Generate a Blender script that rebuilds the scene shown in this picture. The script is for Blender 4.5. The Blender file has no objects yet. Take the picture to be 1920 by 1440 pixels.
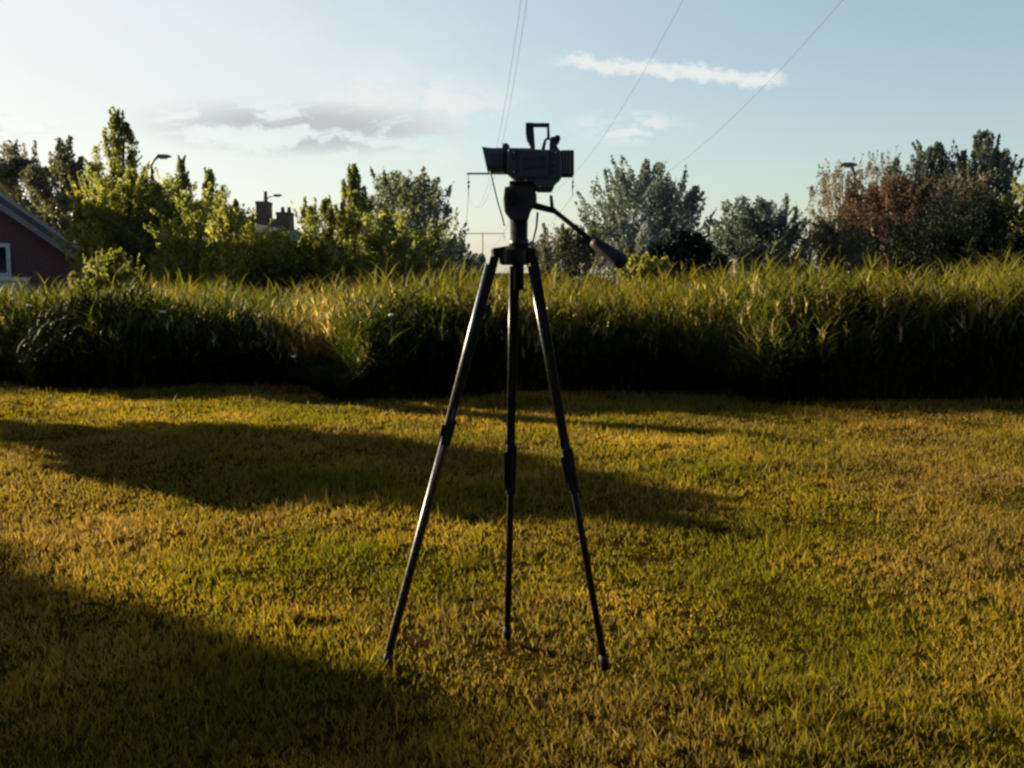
import bpy, bmesh, math, random
import numpy as np
from mathutils import Vector, Matrix

random.seed(7)
rng = np.random.default_rng(11)
sc = bpy.context.scene
COL = sc.collection
R = math.radians

# ------------------------------------------------------------------ camera
F_PX, CAM_H, PITCH = 1890.0, 1.19, R(6.34)
cam_d = bpy.data.cameras.new('camera')
cam = bpy.data.objects.new('camera', cam_d)
COL.objects.link(cam)
cam.location = (0, 0, CAM_H)
cam.rotation_euler = (R(90) - PITCH, 0, 0)
cam_d.sensor_width = 36.0
cam_d.lens = 36.0 * F_PX / 1920.0
cam_d.clip_end = 3000
sc.camera = cam

# ------------------------------------------------------------------ exposure
sc.view_settings.view_transform = 'Standard'
sc.view_settings.look = 'None'
sc.view_settings.exposure = 1.75
sc.view_settings.gamma = 1.0
sc.cycles.filter_width = 2.6
sc.cycles.max_bounces = 8
sc.cycles.transparent_max_bounces = 8

# ------------------------------------------------------------------ sun and sky
SUN_AZ, SUN_EL = 59.0, 16.0          # degrees left of the view direction, above the horizon
to_sun = Vector((-math.sin(R(SUN_AZ)) * math.cos(R(SUN_EL)), math.cos(R(SUN_AZ)) * math.cos(R(SUN_EL)), math.sin(R(SUN_EL))))
sun_d = bpy.data.lights.new('sun', 'SUN')
sun_d.energy = 5.0
sun_d.angle = R(0.5)
sun_d.color = (1.0, 0.85, 0.55)
sun = bpy.data.objects.new('sun', sun_d)
COL.objects.link(sun)
sun.rotation_euler = to_sun.to_track_quat('Z', 'Y').to_euler()


def raydir(px, py):
    a, b = (px - 960) / F_PX, (720 - py) / F_PX
    return Vector((a, math.cos(PITCH) + b * math.sin(PITCH), -math.sin(PITCH) + b * math.cos(PITCH)))


def at(px, py, Y):
    d = raydir(px, py)
    t = Y / d.y
    return Vector((d.x * t, Y, CAM_H + d.z * t))


def ground(px, py):
    d = raydir(px, py)
    t = -CAM_H / d.z
    return Vector((d.x * t, d.y * t, 0))


def azel(px, py):
    d = raydir(px, py).normalized()
    return math.degrees(math.atan2(d.x, d.y)), math.degrees(math.asin(d.z))


class NT:
    """tiny node builder"""
    def __init__(s, tree):
        s.t = tree
        s.n = tree.nodes
        s.l = tree.links

    def set(s, sock, v):
        if isinstance(v, bpy.types.NodeSocket):
            s.l.new(v, sock)
        elif isinstance(v, (tuple, list)) and len(v) == 3 and sock.type == 'RGBA':
            sock.default_value = (*v, 1)
        else:
            sock.default_value = v

    def math(s, op, a, b=0.0, c=None, clamp=False):
        n = s.n.new('ShaderNodeMath')
        n.operation = op
        n.use_clamp = clamp
        s.set(n.inputs[0], a)
        s.set(n.inputs[1], b)
        if c is not None:
            s.set(n.inputs[2], c)
        return n.outputs[0]

    def mix(s, f, a, b, mode='MIX'):
        n = s.n.new('ShaderNodeMix')
        n.data_type = 'RGBA'
        n.blend_type = mode
        s.set(n.inputs[0], f)
        s.set(n.inputs[6], a)
        s.set(n.inputs[7], b)
        return n.outputs[2]

    def smooth(s, v, lo, hi, to0=0.0, to1=1.0):
        n = s.n.new('ShaderNodeMapRange')
        n.interpolation_type = 'SMOOTHSTEP'
        s.set(n.inputs[0], v)
        n.inputs[1].default_value = lo
        n.inputs[2].default_value = hi
        n.inputs[3].default_value = to0
        n.inputs[4].default_value = to1
        return n.outputs[0]

    def noise(s, vec, scale, detail=3, rough=0.5):
        n = s.n.new('ShaderNodeTexNoise')
        if vec is not None:
            s.l.new(vec, n.inputs['Vector'])
        n.inputs['Scale'].default_value = scale
        n.inputs['Detail'].default_value = detail
        n.inputs['Roughness'].default_value = rough
        return n.outputs[0]

    def xyz(s, x, y, z):
        n = s.n.new('ShaderNodeCombineXYZ')
        s.set(n.inputs[0], x)
        s.set(n.inputs[1], y)
        s.set(n.inputs[2], z)
        return n.outputs[0]

    def sep(s, v):
        n = s.n.new('ShaderNodeSeparateXYZ')
        s.l.new(v, n.inputs[0])
        return n.outputs

    def ramp(s, f, stops):
        n = s.n.new('ShaderNodeValToRGB')
        s.set(n.inputs[0], f)
        e = n.color_ramp.elements
        while len(e) < len(stops):
            e.new(0.5)
        for el, (p, c) in zip(e, stops):
            el.position = p
            el.color = (*c, 1)
        return n.outputs[0]

    def coord(s, which='Object'):
        return s.n.new('ShaderNodeTexCoord').outputs[which]


SKY_STRENGTH = 0.05
world = bpy.data.worlds.new('World')
sc.world = world
world.use_nodes = True
w = NT(world.node_tree)
w.n.clear()
sky = w.n.new('ShaderNodeTexSky')
sky.sky_type = 'NISHITA'
sky.sun_disc = False
sky.sun_elevation = R(SUN_EL)
sky.sun_rotation = R(-SUN_AZ)
sky.air_density = 1.0
sky.dust_density = 1.0
sky.ozone_density = 1.0
d3 = w.sep(w.coord('Generated'))
az = w.math('MULTIPLY', w.math('ARCTAN2', d3[0], d3[1]), 57.29578)
el = w.math('MULTIPLY', w.math('ARCSINE', d3[2]), 57.29578)


def ellipse(c0, c1, soft0, soft1):
    """soft elliptical patch of sky; corners given as photo pixels and turned into azimuth / elevation"""
    a0, e0 = azel(*c0)
    a1, e1 = azel(*c1)
    u = w.math('DIVIDE', w.math('SUBTRACT', az, (a0 + a1) / 2), abs(a1 - a0) / 2)
    v = w.math('DIVIDE', w.math('SUBTRACT', el, (e0 + e1) / 2), abs(e1 - e0) / 2)
    r = w.math('SQRT', w.math('ADD', w.math('MULTIPLY', u, u), w.math('MULTIPLY', v, v)))
    return w.smooth(r, soft0, soft1, 1.0, 0.0)


def streak(p0, p1, thick):
    """thin band of cloud between two points of the sky"""
    a0, e0 = azel(*p0)
    a1, e1 = azel(*p1)
    wob = w.math('MULTIPLY', w.math('SUBTRACT', w.noise(w.xyz(az, 3.0, 0.0), 0.55, 3), 0.5), 1.1)
    line = w.math('ADD', w.math('MULTIPLY', w.math('SUBTRACT', az, a0), (e1 - e0) / (a1 - a0)), w.math('ADD', wob, e0))
    dist = w.math('ABSOLUTE', w.math('SUBTRACT', el, line))
    nz = w.noise(w.xyz(az, w.math('MULTIPLY', el, 2.0), 1.7), 1.6, 4)
    dist = w.math('ADD', dist, w.math('MULTIPLY', w.math('SUBTRACT', nz, 0.5), thick * 1.8))
    band = w.smooth(dist, thick * 0.15, thick, 1.0, 0.0)
    ends = w.math('MULTIPLY', w.smooth(az, a0 - 0.3, a0 + 2.0), w.smooth(az, a1 - 0.8, a1 + 0.2, 1.0, 0.0))
    return w.math('MULTIPLY', band, ends)


def wisps(c0, c1, scale, stretch, lo, hi, seed):
    m = ellipse(c0, c1, 0.25, 1.1)
    wx = w.math('MULTIPLY', w.math('SUBTRACT', w.noise(w.xyz(az, el, seed + 3.0), 0.5, 4), 0.5), 5.0)
    n = w.noise(w.xyz(w.math('ADD', az, wx), w.math('MULTIPLY', w.math('ADD', el, w.math('MULTIPLY', wx, 0.25)), stretch), seed), scale, 7, 0.6)
    return w.math('MULTIPLY', m, w.smooth(n, lo, hi))


col = sky.outputs[0]
K = 1.0 / SKY_STRENGTH / 2 ** sc.view_settings.exposure   # cloud radiance as it should show
CLOUD_W = tuple(K * c for c in (0.85, 0.87, 0.85))
HAZE_C = w.mix(w.smooth(az, -30.0, 20.0), tuple(K * c for c in (0.83, 0.855, 0.83)), tuple(K * c for c in (0.56, 0.69, 0.66)))
# thin high haze low over the horizon, denser towards the sun
veil = w.math('MULTIPLY', w.smooth(az, -30.0, 28.0, 0.75, 0.22), w.smooth(el, 14.0, 40.0, 1.0, 0.0))
col = w.mix(veil, col, HAZE_C)
CLOUD_G = tuple(K * c for c in (0.51, 0.565, 0.56))
col = w.mix(w.math('MULTIPLY', wisps((-500, -150), (1150, 330), 0.12, 2.5, 0.30, 0.75, 4.0), 0.55), col, CLOUD_W)
col = w.mix(w.math('MULTIPLY', wisps((480, 110), (1030, 270), 0.35, 3.0, 0.38, 0.60, 1.0), 0.85), col, CLOUD_W)
col = w.mix(w.math('MULTIPLY', wisps((220, 165), (900, 305), 0.20, 3.2, 0.41, 0.52, 9.3), 0.95), col, CLOUD_G)
col = w.mix(w.math('MULTIPLY', wisps((-200, 190), (150, 270), 0.3, 4.0, 0.40, 0.62, 5.3), 0.7), col, CLOUD_G)
col = w.mix(w.math('MULTIPLY', wisps((660, 265), (900, 320), 0.4, 3.0, 0.40, 0.62, 2.2), 0.7), col, CLOUD_W)
col = w.mix(w.math('MULTIPLY', wisps((1040, 200), (1310, 275), 0.4, 4.5, 0.40, 0.60, 7.7), 0.8), col, CLOUD_W)
col = w.mix(w.math('MULTIPLY', streak((1025, 112), (1478, 148), 0.55), 0.9), col, CLOUD_W)
bg = w.n.new('ShaderNodeBackground')
w.set(bg.inputs[0], col)
bg.inputs[1].default_value = SKY_STRENGTH
wo = w.n.new('ShaderNodeOutputWorld')
w.l.new(bg.outputs[0], wo.inputs[0])


# ------------------------------------------------------------------ object helpers
def tag(o, label=None, cat=None, group=None, kind=None):
    if label: o['label'] = label
    if cat: o['category'] = cat
    if group: o['group'] = group
    if kind: o['kind'] = kind
    return o


def empty(name, loc=(0, 0, 0)):
    o = bpy.data.objects.new(name, None)
    o.empty_display_size = 0.2
    o.location = loc
    COL.objects.link(o)
    return o


def link(name, me, mat, parent=None):
    o = bpy.data.objects.new(name, me)
    if mat: me.materials.append(mat)
    COL.objects.link(o)
    if parent:
        o.parent = parent
        # meshes are written in world coordinates; undo the chain of parent locations
        p, off = parent, Vector((0, 0, 0))
        while p:
            off += p.location
            p = p.parent
        o.location = -off
    return o


def np_mesh(name, V, loops, starts, totals, mat, parent=None, smooth=False):
    me = bpy.data.meshes.new(name)
    me.vertices.add(len(V))
    me.vertices.foreach_set('co', np.ascontiguousarray(V, dtype=np.float32).ravel())
    me.loops.add(len(loops))
    me.loops.foreach_set('vertex_index', np.ascontiguousarray(loops, dtype=np.int32))
    me.polygons.add(len(starts))
    me.polygons.foreach_set('loop_start', np.ascontiguousarray(starts, dtype=np.int32))
    me.polygons.foreach_set('loop_total', np.ascontiguousarray(totals, dtype=np.int32))
    me.update(calc_edges=True)
    if smooth:
        me.polygons.foreach_set('use_smooth', np.ones(len(starts), dtype=bool))
    return link(name, me, mat, parent)


def quads_mesh(name, V, Q, mat, parent=None, smooth=False):
    Q = np.asarray(Q)
    return np_mesh(name, V, Q.ravel(), np.arange(len(Q)) * 4, np.full(len(Q), 4), mat, parent, smooth)


def bm_obj(name, bm, mat, parent=None, smooth=False):
    bmesh.ops.recalc_face_normals(bm, faces=bm.faces[:])
    me = bpy.data.meshes.new(name)
    bm.to_mesh(me)
    bm.free()
    if smooth:
        for p in me.polygons: p.use_smooth = True
    return link(name, me, mat, parent)


def frame_of(d):
    d = d.normalized()
    up = Vector((0, 0, 1)) if abs(d.z) < 0.95 else Vector((0, 1, 0))
    u = d.cross(up).normalized()
    return u, u.cross(d).normalized()


def add_tube(bm, pts, radii, n=12, cap=True, squash=1.0):
    pts = [Vector(p) for p in pts]
    rings = []
    for i, p in enumerate(pts):
        d = (pts[min(i + 1, len(pts) - 1)] - pts[max(i - 1, 0)])
        u, v = frame_of(d)
        r = radii[i] if hasattr(radii, '__len__') else radii
        rings.append([bm.verts.new(p + u * (r * math.cos(2 * math.pi * k / n)) + v * (r * squash * math.sin(2 * math.pi * k / n))) for k in range(n)])
    for a, b in zip(rings, rings[1:]):
        for k in range(n):
            bm.faces.new((a[k], a[(k + 1) % n], b[(k + 1) % n], b[k]))
    if cap:
        bm.faces.new(rings[0][::-1])
        bm.faces.new(rings[-1])


def add_beam(bm, p0, p1, w0, d0, w1=None, d1=None, bevel=0.0):
    """box bar between two points: w across the view (x), d in depth (y)"""
    w1 = w0 if w1 is None else w1
    d1 = d0 if d1 is None else d1
    p0, p1 = Vector(p0), Vector(p1)
    ax = (p1 - p0).normalized()
    dep = (Vector((0, 1, 0)) - ax * ax.y)
    dep = dep.normalized() if dep.length > 0.05 else Vector((1, 0, 0))
    wid = ax.cross(dep).normalized()
    vs = []
    for p, ww, dd in ((p0, w0, d0), (p1, w1, d1)):
        for sx, sy in ((-1, -1), (1, -1), (1, 1), (-1, 1)):
            vs.append(bm.verts.new(p + wid * (sx * ww / 2) + dep * (sy * dd / 2)))
    fs = [bm.faces.new([vs[i] for i in f]) for f in ((3, 2, 1, 0), (4, 5, 6, 7), (0, 1, 5, 4), (1, 2, 6, 5), (2, 3, 7, 6), (3, 0, 4, 7))]
    if bevel:
        es = {e for f in fs for e in f.edges}
        bmesh.ops.bevel(bm, geom=list(es), offset=bevel, segments=2, affect='EDGES', profile=0.6)


def add_prism(bm, outline, y0, y1, bevel=0.0, seg=2):
    """outline in (x, z), given depth range"""
    a = [bm.verts.new((x, y0, z)) for x, z in outline]
    b = [bm.verts.new((x, y1, z)) for x, z in outline]
    n = len(a)
    fs = [bm.faces.new(a), bm.faces.new(b[::-1])]
    for i in range(n):
        fs.append(bm.faces.new((a[i], b[i], b[(i + 1) % n], a[(i + 1) % n])))
    bmesh.ops.recalc_face_normals(bm, faces=fs)
    if bevel:
        es = {e for f in fs for e in f.edges}
        bmesh.ops.bevel(bm, geom=list(es), offset=bevel, segments=seg, affect='EDGES', profile=0.6)


def add_loft(bm, sections, n=20, power=3.0):
    """superellipse sections: (center, half width in y, half height in z, tilt) along x"""
    rings = []
    for c, hy, hz, sh in sections:
        ring = []
        for k in range(n):
            t = 2 * math.pi * k / n
            ct, st = math.cos(t), math.sin(t)
            y = hy * math.copysign(abs(ct) ** (2 / power), ct)
            z = hz * math.copysign(abs(st) ** (2 / power), st)
            ring.append(bm.verts.new((c[0] + sh * z, c[1] + y, c[2] + z)))
        rings.append(ring)
    for a, b in zip(rings, rings[1:]):
        for k in range(n):
            bm.faces.new((a[k], a[(k + 1) % n], b[(k + 1) % n], b[k]))
    bm.faces.new(rings[0][::-1])
    bm.faces.new(rings[-1])


# ------------------------------------------------------------------ materials
def new_mat(name):
    m = bpy.data.materials.new(name)
    m.use_nodes = True
    t = NT(m.node_tree)
    t.n.clear()
    out = t.n.new('ShaderNodeOutputMaterial')
    return m, t, out


def hard_mat(name, c0, c1, rough=0.45, metal=0.0, scale=25.0, bump=0.0, spec=0.5):
    m, t, out = new_mat(name)
    co = t.coord('Object')
    f = t.noise(co, scale, 5, 0.6)
    b = t.n.new('ShaderNodeBsdfPrincipled')
    t.set(b.inputs['Base Color'], t.mix(t.smooth(f, 0.3, 0.7), c0, c1))
    t.set(b.inputs['Roughness'], t.smooth(t.noise(co, scale * 3, 4), 0.25, 0.75, rough * 0.8, min(1, rough * 1.25)))
    b.inputs['Metallic'].default_value = metal
    b.inputs['Specular IOR Level'].default_value = spec
    if bump:
        bn = t.n.new('ShaderNodeBump')
        bn.inputs['Strength'].default_value = bump
        bn.inputs['Distance'].default_value = 0.02
        t.l.new(f, bn.inputs['Height'])
        t.l.new(bn.outputs[0], b.inputs['Normal'])
    t.l.new(b.outputs[0], out.inputs[0])
    return m


def leaf_mat(name, stops, trans=0.4, clump=0.6, tint=(1, 1, 1), spread=0.5, rough=0.6, tmul=1.4, hgrad=None, spec=0.25):
    """leaf: colour varies from leaf to leaf and from clump to clump; lets light through"""
    m, t, out = new_mat(name)
    co = t.coord('Object')
    rnd = t.n.new('ShaderNodeNewGeometry').outputs['Random Per Island']
    nz = t.noise(co, clump, 3)
    f = t.math('ADD', t.math('MULTIPLY', rnd, spread), t.math('MULTIPLY', t.smooth(nz, 0.28, 0.72), 1 - spread))
    c = t.ramp(f, stops)
    if name == 'lawn':
        c = t.mix(t.smooth(t.noise(co, 0.55, 4), 0.42, 0.64, 0, 0.75), c, t.mix(rnd, (0.07, 0.044, 0.014), (0.23, 0.142, 0.058)))
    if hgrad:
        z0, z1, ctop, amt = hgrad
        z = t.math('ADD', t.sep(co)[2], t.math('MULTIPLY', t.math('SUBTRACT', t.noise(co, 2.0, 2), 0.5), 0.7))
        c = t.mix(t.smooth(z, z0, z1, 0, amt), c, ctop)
    b = t.n.new('ShaderNodeBsdfPrincipled')
    t.set(b.inputs['Base Color'], c)
    b.inputs['Roughness'].default_value = rough
    b.inputs['Specular IOR Level'].default_value = spec
    tr = t.n.new('ShaderNodeBsdfTranslucent')
    t.set(tr.inputs[0], t.mix(1.0, c, tuple(tmul * x for x in (1.15, 1.1, 0.55)), 'MULTIPLY'))
    mx = t.n.new('ShaderNodeMixShader')
    mx.inputs[0].default_value = trans
    t.l.new(b.outputs[0], mx.inputs[1])
    t.l.new(tr.outputs[0], mx.inputs[2])
    t.l.new(mx.outputs[0], out.inputs[0])
    return m


M = {}
M['tripod_black'] = hard_mat('tripod_black', (0.005, 0.005, 0.006), (0.011, 0.010, 0.010), 0.36, 0.0, 30, 0, 0.22)
M['tripod_tube'] = hard_mat('tripod_tube', (0.07, 0.065, 0.065), (0.11, 0.105, 0.105), 0.30, 0.85, 40)
M['rail_glint'] = hard_mat('rail_glint', (0.34, 0.33, 0.33), (0.46, 0.45, 0.45), 0.42, 0.7, 40)  # bright metal carrying the left leg's sun highlight
M['rubber'] = hard_mat('rubber', (0.006, 0.005, 0.006), (0.012, 0.010, 0.011), 0.6, 0.0, 60, 0, 0.2)
M['grip'] = hard_mat('grip', (0.010, 0.006, 0.010), (0.017, 0.011, 0.016), 0.6, 0.0, 60, 0, 0.25)
M['cam_body'] = hard_mat('cam_body', (0.034, 0.038, 0.052), (0.046, 0.051, 0.067), 0.42, 0.0, 25)
M['cam_dark'] = hard_mat('cam_dark', (0.015, 0.016, 0.023), (0.024, 0.026, 0.035), 0.5, 0.0, 35)
M['rib_grey'] = hard_mat('rib_grey', (0.13, 0.125, 0.14), (0.19, 0.18, 0.20), 0.45, 0.0, 25)
M['glass'] = hard_mat('glass', (0.01, 0.01, 0.02), (0.015, 0.012, 0.03), 0.05, 0.0, 5)
M['silver'] = hard_mat('silver', (0.35, 0.35, 0.36), (0.5, 0.5, 0.5), 0.3, 0.9, 40)
M['cord'] = hard_mat('cord', (0.10, 0.09, 0.14), (0.15, 0.14, 0.2), 0.8, 0.0, 60)
M['strap'] = hard_mat('strap', (0.12, 0.09, 0.05), (0.2, 0.15, 0.08), 0.8, 0.0, 60)
M['bark'] = hard_mat('bark', (0.045, 0.035, 0.026), (0.11, 0.09, 0.07), 0.85, 0.0, 6, 0.6)
M['pale_bark'] = hard_mat('pale_bark', (0.20, 0.17, 0.14), (0.36, 0.31, 0.26), 0.8, 0.0, 4, 0.4)
M['roof'] = hard_mat('roof', (0.030, 0.031, 0.036), (0.055, 0.054, 0.060), 0.75, 0.0, 3, 0.4)
M['fascia'] = hard_mat('fascia', (0.12, 0.10, 0.12), (0.16, 0.14, 0.16), 0.5, 0.0, 5)
M['white_paint'] = hard_mat('white_paint', (0.34, 0.35, 0.34), (0.42, 0.43, 0.42), 0.45, 0.0, 8)
M['pale_green'] = hard_mat('pale_green', (0.22, 0.27, 0.23), (0.31, 0.36, 0.31), 0.6, 0.0, 6)
M['chimney'] = hard_mat('chimney', (0.05, 0.036, 0.026), (0.085, 0.06, 0.042), 0.85, 0.0, 4, 0.3)
M['render_wall'] = hard_mat('render_wall', (0.16, 0.13, 0.11), (0.22, 0.18, 0.15), 0.85, 0.0, 3, 0.2)
M['lamp_metal'] = hard_mat('lamp_metal', (0.07, 0.075, 0.075), (0.12, 0.125, 0.125), 0.55, 0.3, 8)
M['lens_plastic'] = hard_mat('lens_plastic', (0.4, 0.4, 0.38), (0.5, 0.5, 0.47), 0.2, 0.0, 8)
M['wood_pole'] = hard_mat('wood_pole', (0.10, 0.08, 0.06), (0.18, 0.15, 0.12), 0.85, 0.0, 3)
M['wire'] = hard_mat('wire', (0.08, 0.082, 0.085), (0.12, 0.122, 0.125), 0.9, 0.0, 3, 0, 0.1)
M['petal'] = hard_mat('petal', (0.75, 0.74, 0.68), (0.85, 0.84, 0.8), 0.7, 0.0, 10)


def brick_mat():
    m, t, out = new_mat('brick')
    co = t.coord('Object')
    s = t.sep(co)
    br = t.n.new('ShaderNodeTexBrick')
    t.l.new(t.xyz(t.math('ADD', s[0], s[1]), s[2], 0.0), br.inputs[0])
    br.inputs['Color1'].default_value = (0.085, 0.030, 0.034, 1)
    br.inputs['Color2'].default_value = (0.060, 0.024, 0.030, 1)
    br.inputs['Mortar'].default_value = (0.10, 0.085, 0.08, 1)
    br.inputs['Scale'].default_value = 1.0
    br.inputs['Brick Width'].default_value = 0.22
    br.inputs['Row Height'].default_value = 0.075
    br.inputs['Mortar Size'].default_value = 0.008
    b = t.n.new('ShaderNodeBsdfPrincipled')
    t.set(b.inputs['Base Color'], t.mix(0.35, br.outputs[0], t.ramp(t.noise(co, 0.8, 4), [(0.3, (0.05, 0.024, 0.028)), (0.7, (0.09, 0.036, 0.036))])))
    b.inputs['Roughness'].default_value = 0.9
    t.l.new(b.outputs[0], out.inputs[0])
    return m


M['brick'] = brick_mat()

# foliage kinds
M['lawn'] = leaf_mat('lawn', [(0.10, (0.030, 0.045, 0.0015)), (0.34, (0.100, 0.094, 0.004)), (0.60, (0.165, 0.118, 0.012)), (0.9, (0.31, 0.20, 0.050))], 0.46, 0.8, spread=0.42, spec=0.08)
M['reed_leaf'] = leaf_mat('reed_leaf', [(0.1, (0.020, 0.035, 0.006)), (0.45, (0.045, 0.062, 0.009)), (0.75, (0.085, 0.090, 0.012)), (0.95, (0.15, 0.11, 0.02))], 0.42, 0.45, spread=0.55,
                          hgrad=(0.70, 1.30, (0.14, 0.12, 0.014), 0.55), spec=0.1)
M['dry_reed'] = leaf_mat('dry_reed', [(0.1, (0.06, 0.045, 0.006)), (0.5, (0.13, 0.090, 0.014)), (0.9, (0.22, 0.155, 0.035))], 0.40, 0.6, spread=0.6, spec=0.1)
M['seed_head'] = leaf_mat('seed_head', [(0.1, (0.20, 0.13, 0.05)), (0.5, (0.34, 0.26, 0.13)), (0.9, (0.5, 0.42, 0.28))], 0.45, 0.6, spread=0.7)
M['leaf_green'] = leaf_mat('leaf_green', [(0.15, (0.048, 0.062, 0.022)), (0.5, (0.11, 0.122, 0.042)), (0.85, (0.2, 0.2, 0.075))], 0.46, 0.35, spec=0.15, tmul=2.0)
M['leaf_bright'] = leaf_mat('leaf_bright', [(0.15, (0.055, 0.066, 0.016)), (0.5, (0.125, 0.13, 0.034)), (0.85, (0.23, 0.215, 0.065))], 0.48, 0.5, spec=0.15, tmul=2.0)
M['leaf_olive'] = leaf_mat('leaf_olive', [(0.15, (0.05, 0.055, 0.04)), (0.5, (0.095, 0.098, 0.07)), (0.85, (0.16, 0.16, 0.12))], 0.30, 0.3, spec=0.2)
M['leaf_grey'] = leaf_mat('leaf_grey', [(0.15, (0.08, 0.104, 0.108)), (0.5, (0.14, 0.168, 0.175)), (0.85, (0.21, 0.235, 0.245))], 0.22, 0.3, spec=0.25)
M['leaf_dark'] = leaf_mat('leaf_dark', [(0.15, (0.004, 0.008, 0.006)), (0.5, (0.009, 0.015, 0.01)), (0.85, (0.02, 0.026, 0.014))], 0.2, 0.3, spec=0.06)  # dark leaves; also carries the shade under the right hand trees
M['weed_shade'] = leaf_mat('weed_shade', [(0.15, (0.005, 0.01, 0.003)), (0.5, (0.011, 0.018, 0.004)), (0.85, (0.026, 0.034, 0.006))], 0.14, 0.8, spec=0.05)  # weed colour that holds the shade of the reed bank's front
M['leaf_slate'] = leaf_mat('leaf_slate', [(0.15, (.035, .046, .044)), (0.5, (.062, .076, .072)), (0.85, (.10, .115, .11))], 0.25, 0.3, spec=0.2)
M['leaf_mist'] = leaf_mat('leaf_mist', [(0.15, (.065, .080, .060)), (0.5, (.125, .142, .105)), (0.85, (.20, .215, .165))], 0.32, 0.3, spec=0.2)
M['leaf_brown'] = leaf_mat('leaf_brown', [(0.15, (.036, .033, .024)), (0.5, (.062, .055, .040)), (0.85, (.10, .088, .064))], 0.25, 0.3, spec=0.15)
M['leaf_blue'] = leaf_mat('leaf_blue', [(0.15, (0.045, 0.066, 0.068)), (0.5, (0.08, 0.105, 0.108)), (0.85, (0.13, 0.155, 0.16))], 0.22, 0.3, spec=0.25)
M['leaf_red'] = leaf_mat('leaf_red', [(0.15, (0.042, 0.027, 0.022)), (0.5, (0.076, 0.047, 0.038)), (0.85, (0.115, 0.072, 0.056))], 0.3, 0.4, spec=0.15)
M['leaf_pale'] = leaf_mat('leaf_pale', [(0.15, (0.065, 0.057, 0.047)), (0.5, (0.115, 0.1, 0.084)), (0.85, (0.18, 0.16, 0.137))], 0.3, 0.4, spec=0.2)


def ground_mat():
    m, t, out = new_mat('soil')
    co = t.coord('Object')
    n1 = t.noise(co, 0.9, 4)
    n2 = t.noise(co, 14, 5, 0.65)
    c = t.mix(t.smooth(n2, 0.35, 0.7), (0.014, 0.010, 0.002), (0.045, 0.028, 0.004))
    c = t.mix(t.smooth(n1, 0.4, 0.65, 0, 0.6), c, (0.026, 0.028, 0.003))
    b = t.n.new('ShaderNodeBsdfPrincipled')
    t.set(b.inputs['Base Color'], c)
    b.inputs['Roughness'].default_value = 0.95
    b.inputs['Specular IOR Level'].default_value = 0.0
    bn = t.n.new('ShaderNodeBump')
    bn.inputs['Strength'].default_value = 0.7
    bn.inputs['Distance'].default_value = 0.03
    t.l.new(n2, bn.inputs['Height'])
    t.l.new(bn.outputs[0], b.inputs['Normal'])
    t.l.new(b.outputs[0], out.inputs[0])
    return m


M['soil'] = ground_mat()


# ------------------------------------------------------------------ ground
def lumps(x, y):
    """gentle unevenness of the lawn, a few centimetres"""
    return (0.012 * np.sin(2.1 * x + 0.7 * y) + 0.010 * np.sin(1.3 * y - 1.7 * x + 1.0) + 0.008 * np.sin(4.3 * x + 3.1 * y + 2.0)
            + 0.006 * np.sin(6.1 * y - 2.9 * x)) - 0.012


def make_ground():
    nx = 141
    xs = np.sign(np.linspace(-1, 1, nx)) * (np.abs(np.linspace(-1, 1, nx)) ** 4) * 900
    s = np.linspace(-0.45, 1, nx)
    ys = 5 + np.sign(s) * (np.abs(s) ** 4) * 1100
    X, Y = np.meshgrid(xs, ys)
    near = np.exp(-((X / 14) ** 4) - (((Y - 5) / 14) ** 4))
    V = np.stack([X, Y, lumps(X, Y) * near - 0.005], -1).reshape(-1, 3)
    i = np.arange(nx * nx).reshape(nx, nx)
    Q = np.stack([i[:-1, :-1], i[:-1, 1:], i[1:, 1:], i[1:, :-1]], -1).reshape(-1, 4)
    tag(quads_mesh('ground', V, Q, M['soil'], None, True), kind='structure')


make_ground()


# ------------------------------------------------------------------ blades (grass, reeds)
def blades(name, base, h, width, lean, curl, mat, parent=None, segs=2, ang=None, head=None):
    """curved tapering blades: base (N,3), height, width, lean direction (N,2) with curl"""
    N = len(base)
    ang = rng.uniform(0, 2 * np.pi, N) if ang is None else ang
    wd = np.stack([np.cos(ang), np.sin(ang), np.zeros(N)], -1)
    rows = []
    for s in range(segs + 1):
        t = s / segs
        c = base + np.stack([lean[:, 0] * (t ** 1.0 * (1 - curl) + curl * t * t) * h, lean[:, 1] * (t * (1 - curl) + curl * t * t) * h,
                             h * t * (1 - 0.25 * curl * t)], -1)
        if s < segs:
            ww = width * (1 - 0.75 * t ** 1.5) * 0.5
            rows.append(c - wd * ww[:, None])
            rows.append(c + wd * ww[:, None])
        else:
            rows.append(c)
    V = np.stack(rows, 1)                       # N, 2*segs+1, 3
    k = 2 * segs + 1
    pat, tot = [], []
    for s in range(segs - 1):
        pat += [2 * s, 2 * s + 1, 2 * s + 3, 2 * s + 2]
        tot.append(4)
    pat += [2 * (segs - 1), 2 * (segs - 1) + 1, 2 * segs]
    tot.append(3)
    loops = (np.arange(N)[:, None] * k + np.array(pat)[None]).ravel()
    tots = np.tile(tot, N)
    starts = np.concatenate([[0], np.cumsum(tots)[:-1]])
    return np_mesh(name, V.reshape(-1, 3), loops, starts, tots, mat, parent)


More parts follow.
